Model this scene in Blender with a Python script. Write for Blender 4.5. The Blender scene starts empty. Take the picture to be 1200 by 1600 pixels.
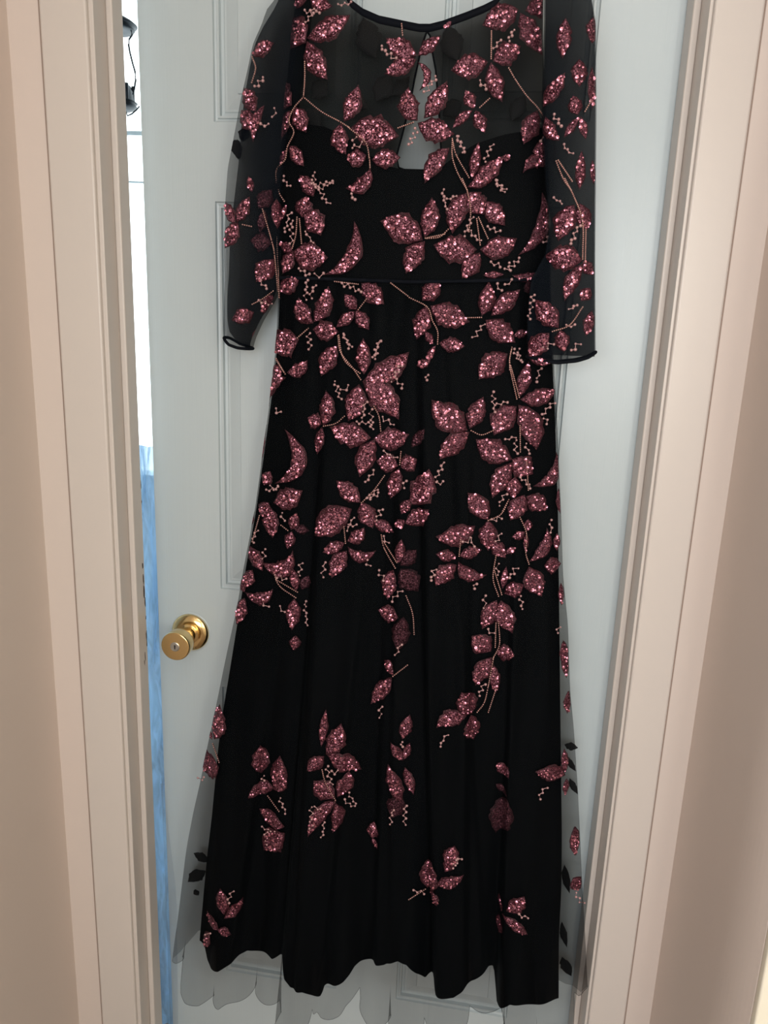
import bpy, math, random
import numpy as np
from mathutils import Matrix, Vector
from mathutils.geometry import delaunay_2d_cdt

scene = bpy.context.scene
C = scene.collection
rnd = random.Random(7)

# ------------------------------------------------------------------ camera
FPX = 1202.0
TH, RL, YW = math.radians(13.9), math.radians(-2.2), math.radians(4.1)
CAM = np.array([0.0, 0.0, 1.44])
Fv = np.array([-math.sin(YW)*math.cos(TH), math.cos(YW)*math.cos(TH), -math.sin(TH)])
R0 = np.array([math.cos(YW), math.sin(YW), 0.0])
U0 = np.cross(R0, Fv)
Rv = math.cos(RL)*R0 - math.sin(RL)*U0
Uv = math.cos(RL)*U0 + math.sin(RL)*R0
cd = bpy.data.cameras.new('camera')
cd.sensor_fit = 'VERTICAL'
cd.sensor_height = 24.0
cd.sensor_width = 18.0
cd.lens = FPX/1600.0*24.0
cd.clip_start = 0.02
cam = bpy.data.objects.new('camera', cd)
C.objects.link(cam)
M = Matrix(((Rv[0], Uv[0], -Fv[0], CAM[0]), (Rv[1], Uv[1], -Fv[1], CAM[1]), (Rv[2], Uv[2], -Fv[2], CAM[2]), (0, 0, 0, 1)))
cam.matrix_world = M
scene.camera = cam

def ray(x, y):
    return Fv + Rv*(x-600)/FPX - Uv*(y-800)/FPX
def at_y(x, y, Y):
    d = ray(x, y)
    return CAM + d*(Y/d[1])

# ------------------------------------------------------------------ world, lights, exposure
w = bpy.data.worlds.new('sky')
scene.world = w
w.use_nodes = True
bg = w.node_tree.nodes['Background']
bg.inputs[0].default_value = (0.86, 0.97, 1.0, 1)
bg.inputs[1].default_value = 3.6
vs = scene.view_settings
vs.view_transform = 'Standard'
vs.look = 'None'
vs.exposure = 0.0
vs.gamma = 1.0
vs.use_curve_mapping = False
try:
    scene.cycles.transparent_max_bounces = 24
    scene.cycles.max_bounces = 10
except Exception:
    pass

def area(name, loc, target, sx, sy, power, col):
    l = bpy.data.lights.new(name, 'AREA')
    l.shape = 'RECTANGLE'
    l.size, l.size_y, l.energy, l.color = sx, sy, power, col
    o = bpy.data.objects.new(name, l)
    C.objects.link(o)
    o.location = loc
    o.rotation_euler = (Vector(target)-Vector(loc)).to_track_quat('-Z', 'Y').to_euler()
    return o
# daylight from the window at the other end of the corridor, and an added fill under the ceiling that lifts the walls
area('corridor_window_light', (-0.52, -1.93, 1.62), (-0.40, 1.0, 1.45), 2.0, 0.9, 46.0, (0.95, 1.0, 1.02))
area('ceiling_fill_light', (0.20, -0.35, 2.36), (0.20, -0.3, 0.0), 0.5, 0.5, 4.5, (1.0, 0.97, 0.93))

# added fill that brightens the cream casing past the rounded corner
area('corner_fill_light', (0.58, -0.5, 1.5), (0.6, 1.0, 0.9), 0.2, 0.8, 5.0, (1.0, 0.96, 0.88))

# ------------------------------------------------------------------ materials
def mat(name, color, rough=0.5, metal=0.0, spec=0.5, coat=0.0):
    m = bpy.data.materials.new(name)
    m.use_nodes = True
    b = m.node_tree.nodes['Principled BSDF']
    b.inputs['Base Color'].default_value = (*color, 1)
    b.inputs['Roughness'].default_value = rough
    b.inputs['Metallic'].default_value = metal
    b.inputs['Specular IOR Level'].default_value = spec
    b.inputs['Coat Weight'].default_value = coat
    return m, m.node_tree, b

def N(nt, kind, **kw):
    n = nt.nodes.new(kind)
    for k, v in kw.items():
        setattr(n, k, v)
    return n

def paint(name, c1, c2, rough, bump=0.15, scale=(3, 3, 3), bscale=(60, 60, 60), bdist=0.001):
    m, nt, b = mat(name, c1, rough)
    tc = N(nt, 'ShaderNodeTexCoord')
    mp = N(nt, 'ShaderNodeMapping'); mp.inputs['Scale'].default_value = scale
    nz = N(nt, 'ShaderNodeTexNoise'); nz.inputs['Scale'].default_value = 1.0; nz.inputs['Detail'].default_value = 3
    mx = N(nt, 'ShaderNodeMix', data_type='RGBA')
    mx.inputs[6].default_value = (*c1, 1); mx.inputs[7].default_value = (*c2, 1)
    nt.links.new(tc.outputs['Object'], mp.inputs[0]); nt.links.new(mp.outputs[0], nz.inputs[0])
    nt.links.new(nz.outputs[0], mx.inputs[0]); nt.links.new(mx.outputs[2], b.inputs['Base Color'])
    mp2 = N(nt, 'ShaderNodeMapping'); mp2.inputs['Scale'].default_value = bscale
    nz2 = N(nt, 'ShaderNodeTexNoise'); nz2.inputs['Scale'].default_value = 1.0; nz2.inputs['Detail'].default_value = 4
    bp = N(nt, 'ShaderNodeBump'); bp.inputs['Strength'].default_value = bump; bp.inputs['Distance'].default_value = bdist
    nt.links.new(tc.outputs['Object'], mp2.inputs[0]); nt.links.new(mp2.outputs[0], nz2.inputs[0])
    nt.links.new(nz2.outputs[0], bp.inputs['Height']); nt.links.new(bp.outputs[0], b.inputs['Normal'])
    return m

M_wall = paint('pink_beige_wall_paint', (0.67, 0.555, 0.50), (0.635, 0.555, 0.50), 0.7, 0.25, (2, 2, 2), (25, 25, 25), 0.0015)
M_trim = paint('cream_gloss_trim_paint', (0.62, 0.55, 0.505), (0.605, 0.545, 0.50), 0.33, 0.2, (2, 2, 2), (40, 40, 6), 0.001)
M_door = paint('white_gloss_door_paint', (0.49, 0.55, 0.575), (0.485, 0.54, 0.555), 0.30, 0.32, (2, 2, 2), (260, 40, 3.0), 0.0006)
M_ceil = paint('white_ceiling_paint', (0.7, 0.68, 0.64), (0.7, 0.67, 0.63), 0.9)
M_floor = paint('brown_carpet', (0.2, 0.15, 0.12), (0.25, 0.19, 0.15), 0.95, 0.5, (8, 8, 8), (300, 300, 300))
M_cream = paint('warm_cream_paint', (0.86, 0.80, 0.66), (0.85, 0.79, 0.66), 0.5)
M_room = paint('pale_blue_room_paint', (0.6, 0.68, 0.75), (0.58, 0.66, 0.74), 0.8)
M_chip = mat('bare_dark_wood', (0.06, 0.045, 0.035), 0.8)[0]
M_gap = mat('brown_joint_sealant', (0.30, 0.22, 0.18), 0.8)[0]
M_brass = mat('polished_brass', (0.76, 0.56, 0.27), 0.17, 1.0)[0]
M_steel = mat('worn_steel_lock', (0.55, 0.55, 0.52), 0.3, 1.0)[0]
M_slot = mat('dark_keyway', (0.02, 0.02, 0.02), 0.6)[0]
M_blackmetal = mat('black_lantern_metal', (0.02, 0.03, 0.04), 0.5, 0.3)[0]
M_hanger = mat('black_plastic', (0.015, 0.015, 0.015), 0.4)[0]
M_winframe = mat('white_window_frame', (0.75, 0.85, 0.88), 0.5)[0]

def cloth_black(name, col=(0.0012, 0.0015, 0.002), rough=0.6):
    m, nt, b = mat(name, col, rough, 0, 0.06)
    b.inputs['Sheen Weight'].default_value = 0.012
    b.inputs['Sheen Roughness'].default_value = 0.4
    b.inputs['Sheen Tint'].default_value = (0.6, 0.75, 0.85, 1)
    tc = N(nt, 'ShaderNodeTexCoord')
    mp = N(nt, 'ShaderNodeMapping'); mp.inputs['Scale'].default_value = (45, 45, 5)
    nz = N(nt, 'ShaderNodeTexNoise'); nz.inputs['Scale'].default_value = 1.0
    bp = N(nt, 'ShaderNodeBump'); bp.inputs['Strength'].default_value = 0.25; bp.inputs['Distance'].default_value = 0.004
    nt.links.new(tc.outputs['Object'], mp.inputs[0]); nt.links.new(mp.outputs[0], nz.inputs[0])
    nt.links.new(nz.outputs[0], bp.inputs['Height']); nt.links.new(bp.outputs[0], b.inputs['Normal'])
    return m
M_lining = cloth_black('black_satin_lining')

def sheer(name, alpha, col):
    m = bpy.data.materials.new(name); m.use_nodes = True
    nt = m.node_tree; nt.nodes.clear()
    out = N(nt, 'ShaderNodeOutputMaterial')
    tr = N(nt, 'ShaderNodeBsdfTransparent')
    df = N(nt, 'ShaderNodeBsdfDiffuse'); df.inputs[0].default_value = (*col, 1)
    mx = N(nt, 'ShaderNodeMixShader')
    tc = N(nt, 'ShaderNodeTexCoord')
    mp = N(nt, 'ShaderNodeMapping'); mp.inputs['Scale'].default_value = (14, 14, 3)
    nz = N(nt, 'ShaderNodeTexNoise'); nz.inputs['Scale'].default_value = 1.0
    mr = N(nt, 'ShaderNodeMapRange')
    mr.inputs['From Min'].default_value = 0.3; mr.inputs['From Max'].default_value = 0.7
    mr.inputs['To Min'].default_value = max(0, alpha-0.05); mr.inputs['To Max'].default_value = min(1, alpha+0.05)
    nt.links.new(tc.outputs['Object'], mp.inputs[0]); nt.links.new(mp.outputs[0], nz.inputs[0])
    nt.links.new(nz.outputs[0], mr.inputs[0]); nt.links.new(mr.outputs[0], mx.inputs[0])
    nt.links.new(tr.outputs[0], mx.inputs[1]); nt.links.new(df.outputs[0], mx.inputs[2]); nt.links.new(mx.outputs[0], out.inputs[0])
    return m
M_tulle = sheer('black_tulle', 0.37, (0.005, 0.006, 0.007))
M_yoke = sheer('black_mesh_yoke', 0.36, (0.006, 0.007, 0.008))
M_back = sheer('black_back_mesh', 0.78, (0.012, 0.013, 0.013))
M_sleeve = sheer('black_sleeve_tulle', 0.40, (0.008, 0.010, 0.014))
M_sleeve_in = sheer('black_sleeve_inner_mesh', 0.84, (0.006, 0.008, 0.011))
M_binding = cloth_black('black_binding', (0.004, 0.005, 0.008), 0.7)

def glitter(name, ca, cb, cc, scale, rough, metal, strength):
    m, nt, b = mat(name, ca, rough, metal, 0.3)
    tc = N(nt, 'ShaderNodeTexCoord')
    vo = N(nt, 'ShaderNodeTexVoronoi'); vo.inputs['Scale'].default_value = scale
    cr = N(nt, 'ShaderNodeValToRGB')
    e = cr.color_ramp.elements
    e[0].position = 0.15; e[0].color = (*ca, 1)
    e[1].position = 0.95; e[1].color = (*cc, 1)
    k = e.new(0.6); k.color = (*cb, 1)
    sp = N(nt, 'ShaderNodeSeparateColor')
    nt.links.new(tc.outputs['Object'], vo.inputs['Vector'])
    nt.links.new(vo.outputs['Color'], sp.inputs[0]); nt.links.new(sp.outputs[0], cr.inputs[0])
    nt.links.new(cr.outputs[0], b.inputs['Base Color'])
    # every glitter grain is tilted its own way
    ge = N(nt, 'ShaderNodeNewGeometry')
    su = N(nt, 'ShaderNodeVectorMath', operation='SUBTRACT'); su.inputs[1].default_value = (0.5, 0.5, 0.5)
    sc = N(nt, 'ShaderNodeVectorMath', operation='SCALE'); sc.inputs['Scale'].default_value = strength
    ad = N(nt, 'ShaderNodeVectorMath', operation='ADD')
    no = N(nt, 'ShaderNodeVectorMath', operation='NORMALIZE')
    nt.links.new(vo.outputs['Color'], su.inputs[0]); nt.links.new(su.outputs[0], sc.inputs[0])
    nt.links.new(sc.outputs[0], ad.inputs[0]); nt.links.new(ge.outputs['Normal'], ad.inputs[1])
    nt.links.new(ad.outputs[0], no.inputs[0]); nt.links.new(no.outputs[0], b.inputs['Normal'])
    return m
M_leaf = glitter('burgundy_glitter_embroidery', (0.028, 0.004, 0.008), (0.085, 0.018, 0.031), (0.28, 0.105, 0.14), 720, 0.42, 0.45, 0.9)
M_edge = glitter('burgundy_thread_border', (0.020, 0.002, 0.005), (0.036, 0.004, 0.009), (0.055, 0.008, 0.015), 700, 0.6, 0.0, 0.8)
M_blackleaf = mat('black_leaf_silhouette', (0.006, 0.006, 0.007), 0.8)[0]  # silhouette darkness of the back leaves, put into the base colour
M_seq = mat('rose_sequin', (0.58, 0.22, 0.29), 0.24, 0.85)[0]
M_bead = mat('dusty_pink_bead', (0.48, 0.28, 0.28), 0.25, 0.35)[0]
M_stem = mat('copper_bead_chain', (0.46, 0.27, 0.24), 0.2, 0.7)[0]

# ------------------------------------------------------------------ mesh helpers
def mk(name, verts, faces, mats, parent=None, mi=None, smooth=False, loc=None):
    me = bpy.data.meshes.new(name)
    off = np.zeros(3) if loc is None else np.array(loc)
    me.from_pydata([tuple(np.asarray(v)-off) for v in verts], [], faces)
    for m in (mats if isinstance(mats, (list, tuple)) else [mats]):
        me.materials.append(m)
    if mi is not None:
        me.polygons.foreach_set('material_index', mi)
    if smooth:
        me.polygons.foreach_set('use_smooth', [True]*len(me.polygons))
    me.update()
    o = bpy.data.objects.new(name, me)
    C.objects.link(o)
    if parent is not None:
        o.parent = parent
    return o

def tag(o, label=None, cat=None, group=None, kind=None):
    for k, v in (('label', label), ('category', cat), ('group', group), ('kind', kind)):
        if v is not None:
            o[k] = v
    return o

def box_vf(x0, x1, y0, y1, z0, z1):
    v = [(x0, y0, z0), (x1, y0, z0), (x1, y1, z0), (x0, y1, z0), (x0, y0, z1), (x1, y0, z1), (x1, y1, z1), (x0, y1, z1)]
    f = [(0, 3, 2, 1), (4, 5, 6, 7), (0, 1, 5, 4), (1, 2, 6, 5), (2, 3, 7, 6), (3, 0, 4, 7)]
    return v, f

def box(name, b, m, parent=None, bevel=0.0, loc=None):
    v, f = box_vf(*b)
    o = mk(name, v, f, m, parent, loc=loc)
    if bevel:
        md = o.modifiers.new('bevel', 'BEVEL'); md.width = bevel; md.segments = 3; md.limit_method = 'ANGLE'
        o.data.polygons.foreach_set('use_smooth', [True]*len(o.data.polygons))
        wn = o.modifiers.new('wn', 'WEIGHTED_NORMAL'); wn.keep_sharp = False
    return o

def tube_vf(pts, r, seg=8, cap=True):
    pts = [np.array(p, float) for p in pts]
    V, Fc = [], []
    n = len(pts)
    rs = r if isinstance(r, (list, tuple)) else [r]*n
    up = np.array([0, 0, 1.0])
    for i, p in enumerate(pts):
        t = pts[min(i+1, n-1)]-pts[max(i-1, 0)]
        t = t/(np.linalg.norm(t)+1e-12)
        a = np.cross(t, up)
        if np.linalg.norm(a) < 1e-3:
            a = np.cross(t, np.array([1.0, 0, 0]))
        a /= np.linalg.norm(a)
        b = np.cross(t, a)
        for k in range(seg):
            an = 2*math.pi*k/seg
            V.append(p+rs[i]*(a*math.cos(an)+b*math.sin(an)))
    for i in range(n-1):
        for k in range(seg):
            k2 = (k+1) % seg
            Fc.append((i*seg+k, i*seg+k2, (i+1)*seg+k2, (i+1)*seg+k))
    if cap:
        Fc.append(tuple(range(seg))[::-1]); Fc.append(tuple((n-1)*seg+k for k in range(seg)))
    return V, Fc

def lathe_vf(prof, origin, axis, seg=40):
    """prof: (radius, distance along axis)"""
    axis = np.array(axis, float); axis /= np.linalg.norm(axis)
    a = np.cross(axis, (0, 0, 1.0))
    if np.linalg.norm(a) < 1e-3:
        a = np.array([1.0, 0, 0])
    a /= np.linalg.norm(a); b = np.cross(axis, a)
    V, Fc = [], []
    for r, h in prof:
        for k in range(seg):
            an = 2*math.pi*k/seg
            V.append(np.array(origin)+axis*h+r*(a*math.cos(an)+b*math.sin(an)))
    for i in range(len(prof)-1):
        for k in range(seg):
            k2 = (k+1) % seg
            Fc.append((i*seg+k, i*seg+k2, (i+1)*seg+k2, (i+1)*seg+k))
    Fc.append(tuple(range(seg))[::-1]); Fc.append(tuple((len(prof)-1)*seg+k for k in range(seg)))
    return V, Fc

# ------------------------------------------------------------------ the corridor end and door frame
D = 1.05                                  # casing front
XL, XR = -0.4445*D, 0.2748*D              # jamb faces
ZT = 2.037                                # top of opening
WL, WR = -0.578, 0.391                    # corridor side walls
CH = 2.42
S = 'structure'
YW0 = D+0.004                             # end wall face

def wall_panels(name, boxes, m):
    V, Fc = [], []
    for b in boxes:
        v, f = box_vf(*b); k = len(V); V += v; Fc += [tuple(i+k for i in q) for q in f]
    return tag(mk(name, V, Fc, m), kind=S)
wall_panels('wall_end', [(-0.9, XL-0.03, YW0, 1.146, 0, CH), (XR+0.03, 0.75, YW0, 1.146, 0, CH), (XL-0.03, XR+0.03, YW0, 1.146, ZT+0.03, CH)], M_wall)
wall_panels('wall_left', [(-0.75, WL, -0.4, YW0, 0, CH), (-1.7, -0.75, -0.5, -0.4, 0, CH)], M_wall)  # cut short out of view so the left casing gets less window light
tag(box('added_left_bay_wall', (-1.7, -1.6, -2.0, -0.5, 0, CH), M_wall), kind=S)  # unseen wall, added to make room for the widened window light

# right wall with a softly rounded outer corner; past it the corridor opens to the side
prof = [(0.75, YW0), (WR, YW0), (WR, 0.86)]
for k in range(1, 11):
    t = k/10
    prof.append((WR+0.012*t**2.2, 0.86-0.082*t))
prof += [(0.75, 0.778)]
V, Fc = [], []
for z in (0, CH):
    V += [(x, y, z) for x, y in prof]
n = len(prof)
for i in range(n):
    j = (i+1) % n
    Fc.append((i, j, n+j, n+i))
Fc += [tuple(range(n))[::-1], tuple(range(n, 2*n))]
tag(mk('wall_right', V, Fc, M_wall), kind=S)
tag(box('trim_1', (WR+0.0125, 0.475, 0.766, 0.778, 0.0, 2.05), M_cream, bevel=0.003), label='cream casing past the rounded corridor corner', kind=S)
tag(box('wall_right_return', (0.75, 0.85, -2.0, 1.146, 0, CH), M_cream), kind=S)
tag(box('floor', (-1.7, 0.85, -2.1, 1.146, -0.05, 0), M_floor), kind=S)
tag(box('ceiling', (-1.7, 0.85, -2.1, 1.146, CH, CH+0.05), M_ceil), kind=S)
tag(box('wall_back', (-1.7, 0.85, -2.1, -2.0, 0, CH), M_wall), kind=S)
for nm, b in (('baseboard_left', (WL, WL+0.012, -0.4, YW0, 0, 0.1)), ('baseboard_right', (WR-0.012, WR, 0.86, YW0, 0, 0.1))):
    tag(box(nm, b, M_trim, bevel=0.003), kind=S)

# frame of the door: jambs, stops, casings, built on both sides and over the head
YJ = D+0.007
def frame_side(idx, sgn, xj, c0, c1):
    """sgn +1: right-hand jamb"""
    j = tag(box('trim_%d' % idx, tuple(sorted((xj, xj+sgn*0.028)))+(YJ, 1.146, 0, ZT+0.028), M_trim, bevel=0.0012), label='door jamb lining', kind=S)
    st = box('door_stop', tuple(sorted((xj, xj-sgn*0.0093)))+(1.0935, 1.1285, 0, ZT), M_trim, j, bevel=0.0022)
    ca = box('casing', tuple(sorted((c0, c1)))+(D, D+0.03, 0, ZT+0.09), M_trim, j, bevel=0.0035)
    # brown caulk strip along the crack where the casing meets the wall
    ck = box('caulk_line', tuple(sorted((c1, c1+sgn*0.0018)))+(D+0.0032, D+0.006, 0, ZT+0.09), M_gap, j)
    return j, st, ca
jL, stL, caL = frame_side(2, -1, XL, -0.4500*D, -0.5090*D)
jR, stR, caR = frame_side(3, 1, XR, 0.2785*D, 0.3335*D)
jT = tag(box('trim_4', (XL, XR, YJ, 1.146, ZT, ZT+0.028), M_trim, bevel=0.0012), label='door head lining', kind=S)
box('door_stop', (XL+0.0094, XR-0.0094, 1.0935, 1.1285, ZT-0.0093, ZT), M_trim, jT, bevel=0.002)
box('casing', (-0.4500*D+0.0001, 0.2785*D-0.0001, D, D+0.03, ZT+0.006, ZT+0.064), M_trim, jT, bevel=0.0035)

# worn chips of paint on the latch-side stop and wall
def chip(px, py, w, h, kind, parent):
    r = random.Random(px*7+py)
    if kind == 'stop':       # on the inner face of the stop, found by X
        X = XL+0.0093+0.0002
        d = ray(px, py); P = CAM+d*((X-CAM[0])/d[0])
        y0 = min(max(P[1], 1.1), 1.1268)
        pts = [(X, min(y0+w*math.cos(a)*r.uniform(.6, 1.1), 1.1268), P[2]+h*math.sin(a)*r.uniform(.6, 1.1)) for a in np.linspace(0, 2*math.pi, 10)[:-1]]
        ctr = (X+0.0004, y0, P[2])
    V = [ctr]+pts
    Fc = [(0, i+1, (i+1) % len(pts)+1) for i in range(len(pts))]
    mk('paint_chip', V, Fc, M_chip, parent)
for c in ((223, 884, .003, .006), (224, 905, .003, .010), (225, 925, .0035, .016), (227, 940, .0035, .010), (229, 992, .004, .009), (230, 1005, .003, .008), (227, 1025, .002, .010), (226, 1035, .0015, .006), (222, 757, .0015, .010), (223, 783, .0015, .003), (228, 965, .002, .004)):
    chip(*c, 'stop', jL)

# ------------------------------------------------------------------ the door, ajar by a few degrees (hinged on the right)
AL = math.radians(4.7)
O3 = np.array([XR-0.002, 1.1305, 0.0])
EU = np.array([math.cos(AL), -math.sin(AL), 0.0])
EN = np.array([-math.sin(AL), -math.cos(AL), 0.0])
EZ = np.array([0, 0, 1.0])
def L2W(u, z, n):
    return O3+EU*u+EN*n+EZ*z
def px2uz(x, y, n):
    d = ray(x, y)
    t = ((O3+EN*n-CAM)@EN)/(d@EN)
    P = CAM+d*t
    return float((P-O3)@EU), float(P[2])

DWID, DTH, DTOP = 0.751, 0.035, 2.03
cols = [(-0.640, -0.4265), (-0.3150, -0.1130)]
rows = [(0.235, 0.823), (1.000, 1.602), (1.709, 1.925)]
ub = [-DWID, cols[0][0], cols[0][1], cols[1][0], cols[1][1], 0.0]
zb = [0.008, rows[0][0], rows[0][1], rows[1][0], rows[1][1], rows[2][0], rows[2][1], DTOP]
dl = L2W(-DWID/2, 0.008, -DTH/2)
V, Fc = [], []
def quad(a, b, c, d):
    k = len(V); V.extend([a, b, c, d]); Fc.append((k, k+1, k+2, k+3))
for i in range(5):
    for j in range(7):
        if i in (1, 3) and j in (1, 3, 5):
            continue
        quad(L2W(ub[i], zb[j], 0), L2W(ub[i+1], zb[j], 0), L2W(ub[i+1], zb[j+1], 0), L2W(ub[i], zb[j+1], 0))
a, b = -DWID, 0.0
quad(L2W(b, zb[0], -DTH), L2W(a, zb[0], -DTH), L2W(a, DTOP, -DTH), L2W(b, DTOP, -DTH))
quad(L2W(a, zb[0], -DTH), L2W(a, zb[0], 0), L2W(a, DTOP, 0), L2W(a, DTOP, -DTH))
quad(L2W(b, zb[0], 0), L2W(b, zb[0], -DTH), L2W(b, DTOP, -DTH), L2W(b, DTOP, 0))
quad(L2W(a, DTOP, 0), L2W(b, DTOP, 0), L2W(b, DTOP, -DTH), L2W(a, DTOP, -DTH))
quad(L2W(a, zb[0], -DTH), L2W(b, zb[0], -DTH), L2W(b, zb[0], 0), L2W(a, zb[0], 0))
door = tag(mk('door_1', V, Fc, M_door, loc=dl), label='white six panel door standing slightly ajar', kind=S)
door.location = dl
ring = [(0, 0), (0.0015, -0.0022), (0.0045, -0.0028), (0.0055, -0.0012), (0.0085, -0.0012), (0.0095, -0.0052), (0.0135, -0.0056), (0.0150, -0.0048), (0.0180, -0.0048), (0.0360, -0.0012), (0.0372, 0.0), (0.0385, 0.0)]
for (u0, u1) in cols:
    for (z0, z1) in rows:
        V, Fc = [], []
        for ins, dp in [(i_, d_*1.6) for i_, d_ in ring]:
            V += [L2W(u0+ins, z0+ins, dp), L2W(u1-ins, z0+ins, dp), L2W(u1-ins, z1-ins, dp), L2W(u0+ins, z1-ins, dp)]
        for i in range(len(ring)-1):
            for k in range(4):
                k2 = (k+1) % 4
                Fc.append((i*4+k, i*4+k2, (i+1)*4+k2, (i+1)*4+k))
        e = (len(ring)-1)*4
        Fc.append((e, e+1, e+2, e+3))
        mk('panel', V, Fc, M_door, door, loc=dl)

# knob
ku, kz = px2uz(298.4, 987, 0)
ko = L2W(ku, kz, 0)
V, Fc = lathe_vf([(0.0348, 0.0), (0.0352, 0.0006), (0.0340, 0.0012)], ko, EN, 48)
mk('paint_ring', V, Fc, M_door, door, smooth=False, loc=dl)
V, Fc = lathe_vf([(0.0322, 0.0012), (0.0325, 0.003), (0.0318, 0.0048), (0.0295, 0.0062), (0.0260, 0.0085), (0.0215, 0.0098), (0.0205, 0.0098)], ko, EN, 64)
mk('rosette', V, Fc, M_brass, door, smooth=True, loc=dl)
V, Fc = lathe_vf([(0.0175, 0.0098), (0.0175, 0.012), (0.0135, 0.0135), (0.0128, 0.020), (0.0140, 0.026), (0.0185, 0.0325), (0.0215, 0.037), (0.0232, 0.043), (0.0240, 0.052), (0.0243, 0.060), (0.0240, 0.0625), (0.0232, 0.0638), (0.0220, 0.0640)], ko, EN, 64)
kb = mk('knob', V, Fc, M_brass, door, smooth=True, loc=dl)
md = kb.modifiers.new('es', 'EDGE_SPLIT'); md.split_angle = math.radians(50)
V, Fc = lathe_vf([(0.0078, 0.0638), (0.0078, 0.0650), (0.0066, 0.0654), (0.0064, 0.0648), (0.002, 0.0648)], ko, EN, 32)
mk('lock_cylinder', V, Fc, M_steel, kb, smooth=False, loc=dl)
V, Fc = [], []
for (a0, a1, b0, b1) in ((-0.0008, 0.0008, -0.004, 0.003),):
    for n_ in (0.0648, 0.0653):
        V += [ko+EU*a0+EZ*b0+EN*n_, ko+EU*a1+EZ*b0+EN*n_, ko+EU*(a1+.0006)+EZ*b1+EN*n_, ko+EU*(a0-.0006)+EZ*b1+EN*n_]
Fc = [(4, 5, 6, 7), (0, 1, 5, 4), (1, 2, 6, 5), (2, 3, 7, 6), (3, 0, 4, 7)]
mk('keyhole', V, Fc, M_slot, kb, loc=dl)
# hinges on the far side keep the door in its frame
for z in (0.25, 1.02, 1.80):
    V, Fc = tube_vf([O3+np.array([0.0, DTH+0.004, z-0.04]), O3+np.array([0.0, DTH+0.004, z+0.04])], 0.005, 10)
    mk('hinge', V, Fc, M_brass, door, loc=dl)

# ------------------------------------------------------------------ the bright room behind the door
RY0, RY1, RX0, RX1 = 1.146, 2.5, -2.9, 1.4
tag(box('floor_room', (RX0, RX1, RY0, RY1, -0.05, 0), M_floor), kind=S)
tag(box('ceiling_room', (RX0, RX1, RY0, RY1, CH, CH+0.05), M_ceil), kind=S)
wall_panels('wall_room_near', [(RX0, -0.9, 1.05, 1.146, 0, CH), (0.85, RX1, 1.05, 1.146, 0, CH)], M_room)
tag(box('wall_room_left', (RX0-0.1, RX0, 1.1, RY1+0.1, 0, CH), M_room), kind=S)
tag(box('wall_room_right', (RX1, RX1+0.1, 1.1, RY1+0.1, 0, CH), M_room), kind=S)
wz0, wz1 = at_y(222, 760, RY1)[2], 2.415
wall_panels('wall_room_far', [(RX0, -2.6, RY1, RY1+0.1, 0, CH), (-0.2, RX1, RY1, RY1+0.1, 0, CH), (-2.6, -0.2, RY1, RY1+0.1, 0, wz0), (-2.6, -0.2, RY1, RY1+0.1, wz1, CH)], M_room)
win = tag(box('window_1', (-2.6, -0.2, RY1+0.05, RY1+0.056, wz0, wz1), mat('window_glass', (1, 1, 1), 0.0)[0]), label='wide bright window of the room behind the door', kind=S)
g = win.data.materials[0]
nt = g.node_tree; nt.nodes.clear()
out = N(nt, 'ShaderNodeOutputMaterial'); tr = N(nt, 'ShaderNodeBsdfTransparent'); gl = N(nt, 'ShaderNodeBsdfGlossy'); gl.inputs['Roughness'].default_value = 0.02
mx = N(nt, 'ShaderNodeMixShader'); mx.inputs[0].default_value = 0.06
nt.links.new(tr.outputs[0], mx.inputs[1]); nt.links.new(gl.outputs[0], mx.inputs[2]); nt.links.new(mx.outputs[0], out.inputs[0])
for py, h in ((209, 0.006), (285, 0.0025)):
    z = at_y(203, py, RY1+0.04)[2]
    box('window_rail', (-2.6, -0.2, RY1+0.03, RY1+0.05, z-h, z+h), M_winframe, win)
for b in ((-2.6, -0.2, RY1+0.0, RY1+0.08, wz0, wz0+0.04), (-2.6, -0.2, RY1, RY1+0.08, wz1-0.02, wz1), (-2.6, -2.55, RY1, RY1+0.08, wz0+0.04, wz1-0.04), (-0.25, -0.2, RY1, RY1+0.08, wz0+0.04, wz1-0.04)):
    box('window_frame', b, M_winframe, win)

# black lantern hanging on a wire from the ceiling of that room
LY = 2.1
lc = at_y(180, 100, LY)
def lz(py): return at_y(200, py, LY)[2]
def lr(px, py): return at_y(px, py, LY)[0]-lc[0]
lan = bpy.data.objects.new('hanging_lantern', None); C.objects.link(lan)
lan.location = (lc[0], LY, lz(182))
tag(lan, 'black two-tier hanging lantern with a looping wire, seen past the door edge', 'lantern')
def lpart(name, prof, seg=28, parent=lan):
    V, Fc = lathe_vf(prof, (lc[0], LY, 0), (0, 0, 1), seg)
    return mk(name, V, Fc, M_blackmetal, parent, smooth=True, loc=lan.location)
lpart('cap', [(0.006, lz(22)), (lr(196, 26), lz(27)), (lr(206, 34), lz(33)), (lr(212.5, 39), lz(38.5)), (lr(212, 40), lz(40)), (lr(205, 42), lz(42)), (lr(209, 45), lz(45)), (lr(207, 48), lz(48)), (lr(195, 46), lz(47)), (0.006, lz(46))])
body = lpart('lamp_body', [(0.008, lz(126)), (lr(197, 128), lz(129)), (lr(197, 132), lz(133)), (lr(203, 134), lz(134)), (lr(205, 140), lz(140)), (lr(207, 145), lz(145)), (lr(208, 156), lz(157)), (lr(213, 160), lz(160)), (lr(209, 161), lz(161)), (lr(212, 165), lz(165)), (lr(208, 170), lz(170)), (lr(200, 173), lz(173)), (0.01, lz(174))])
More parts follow.
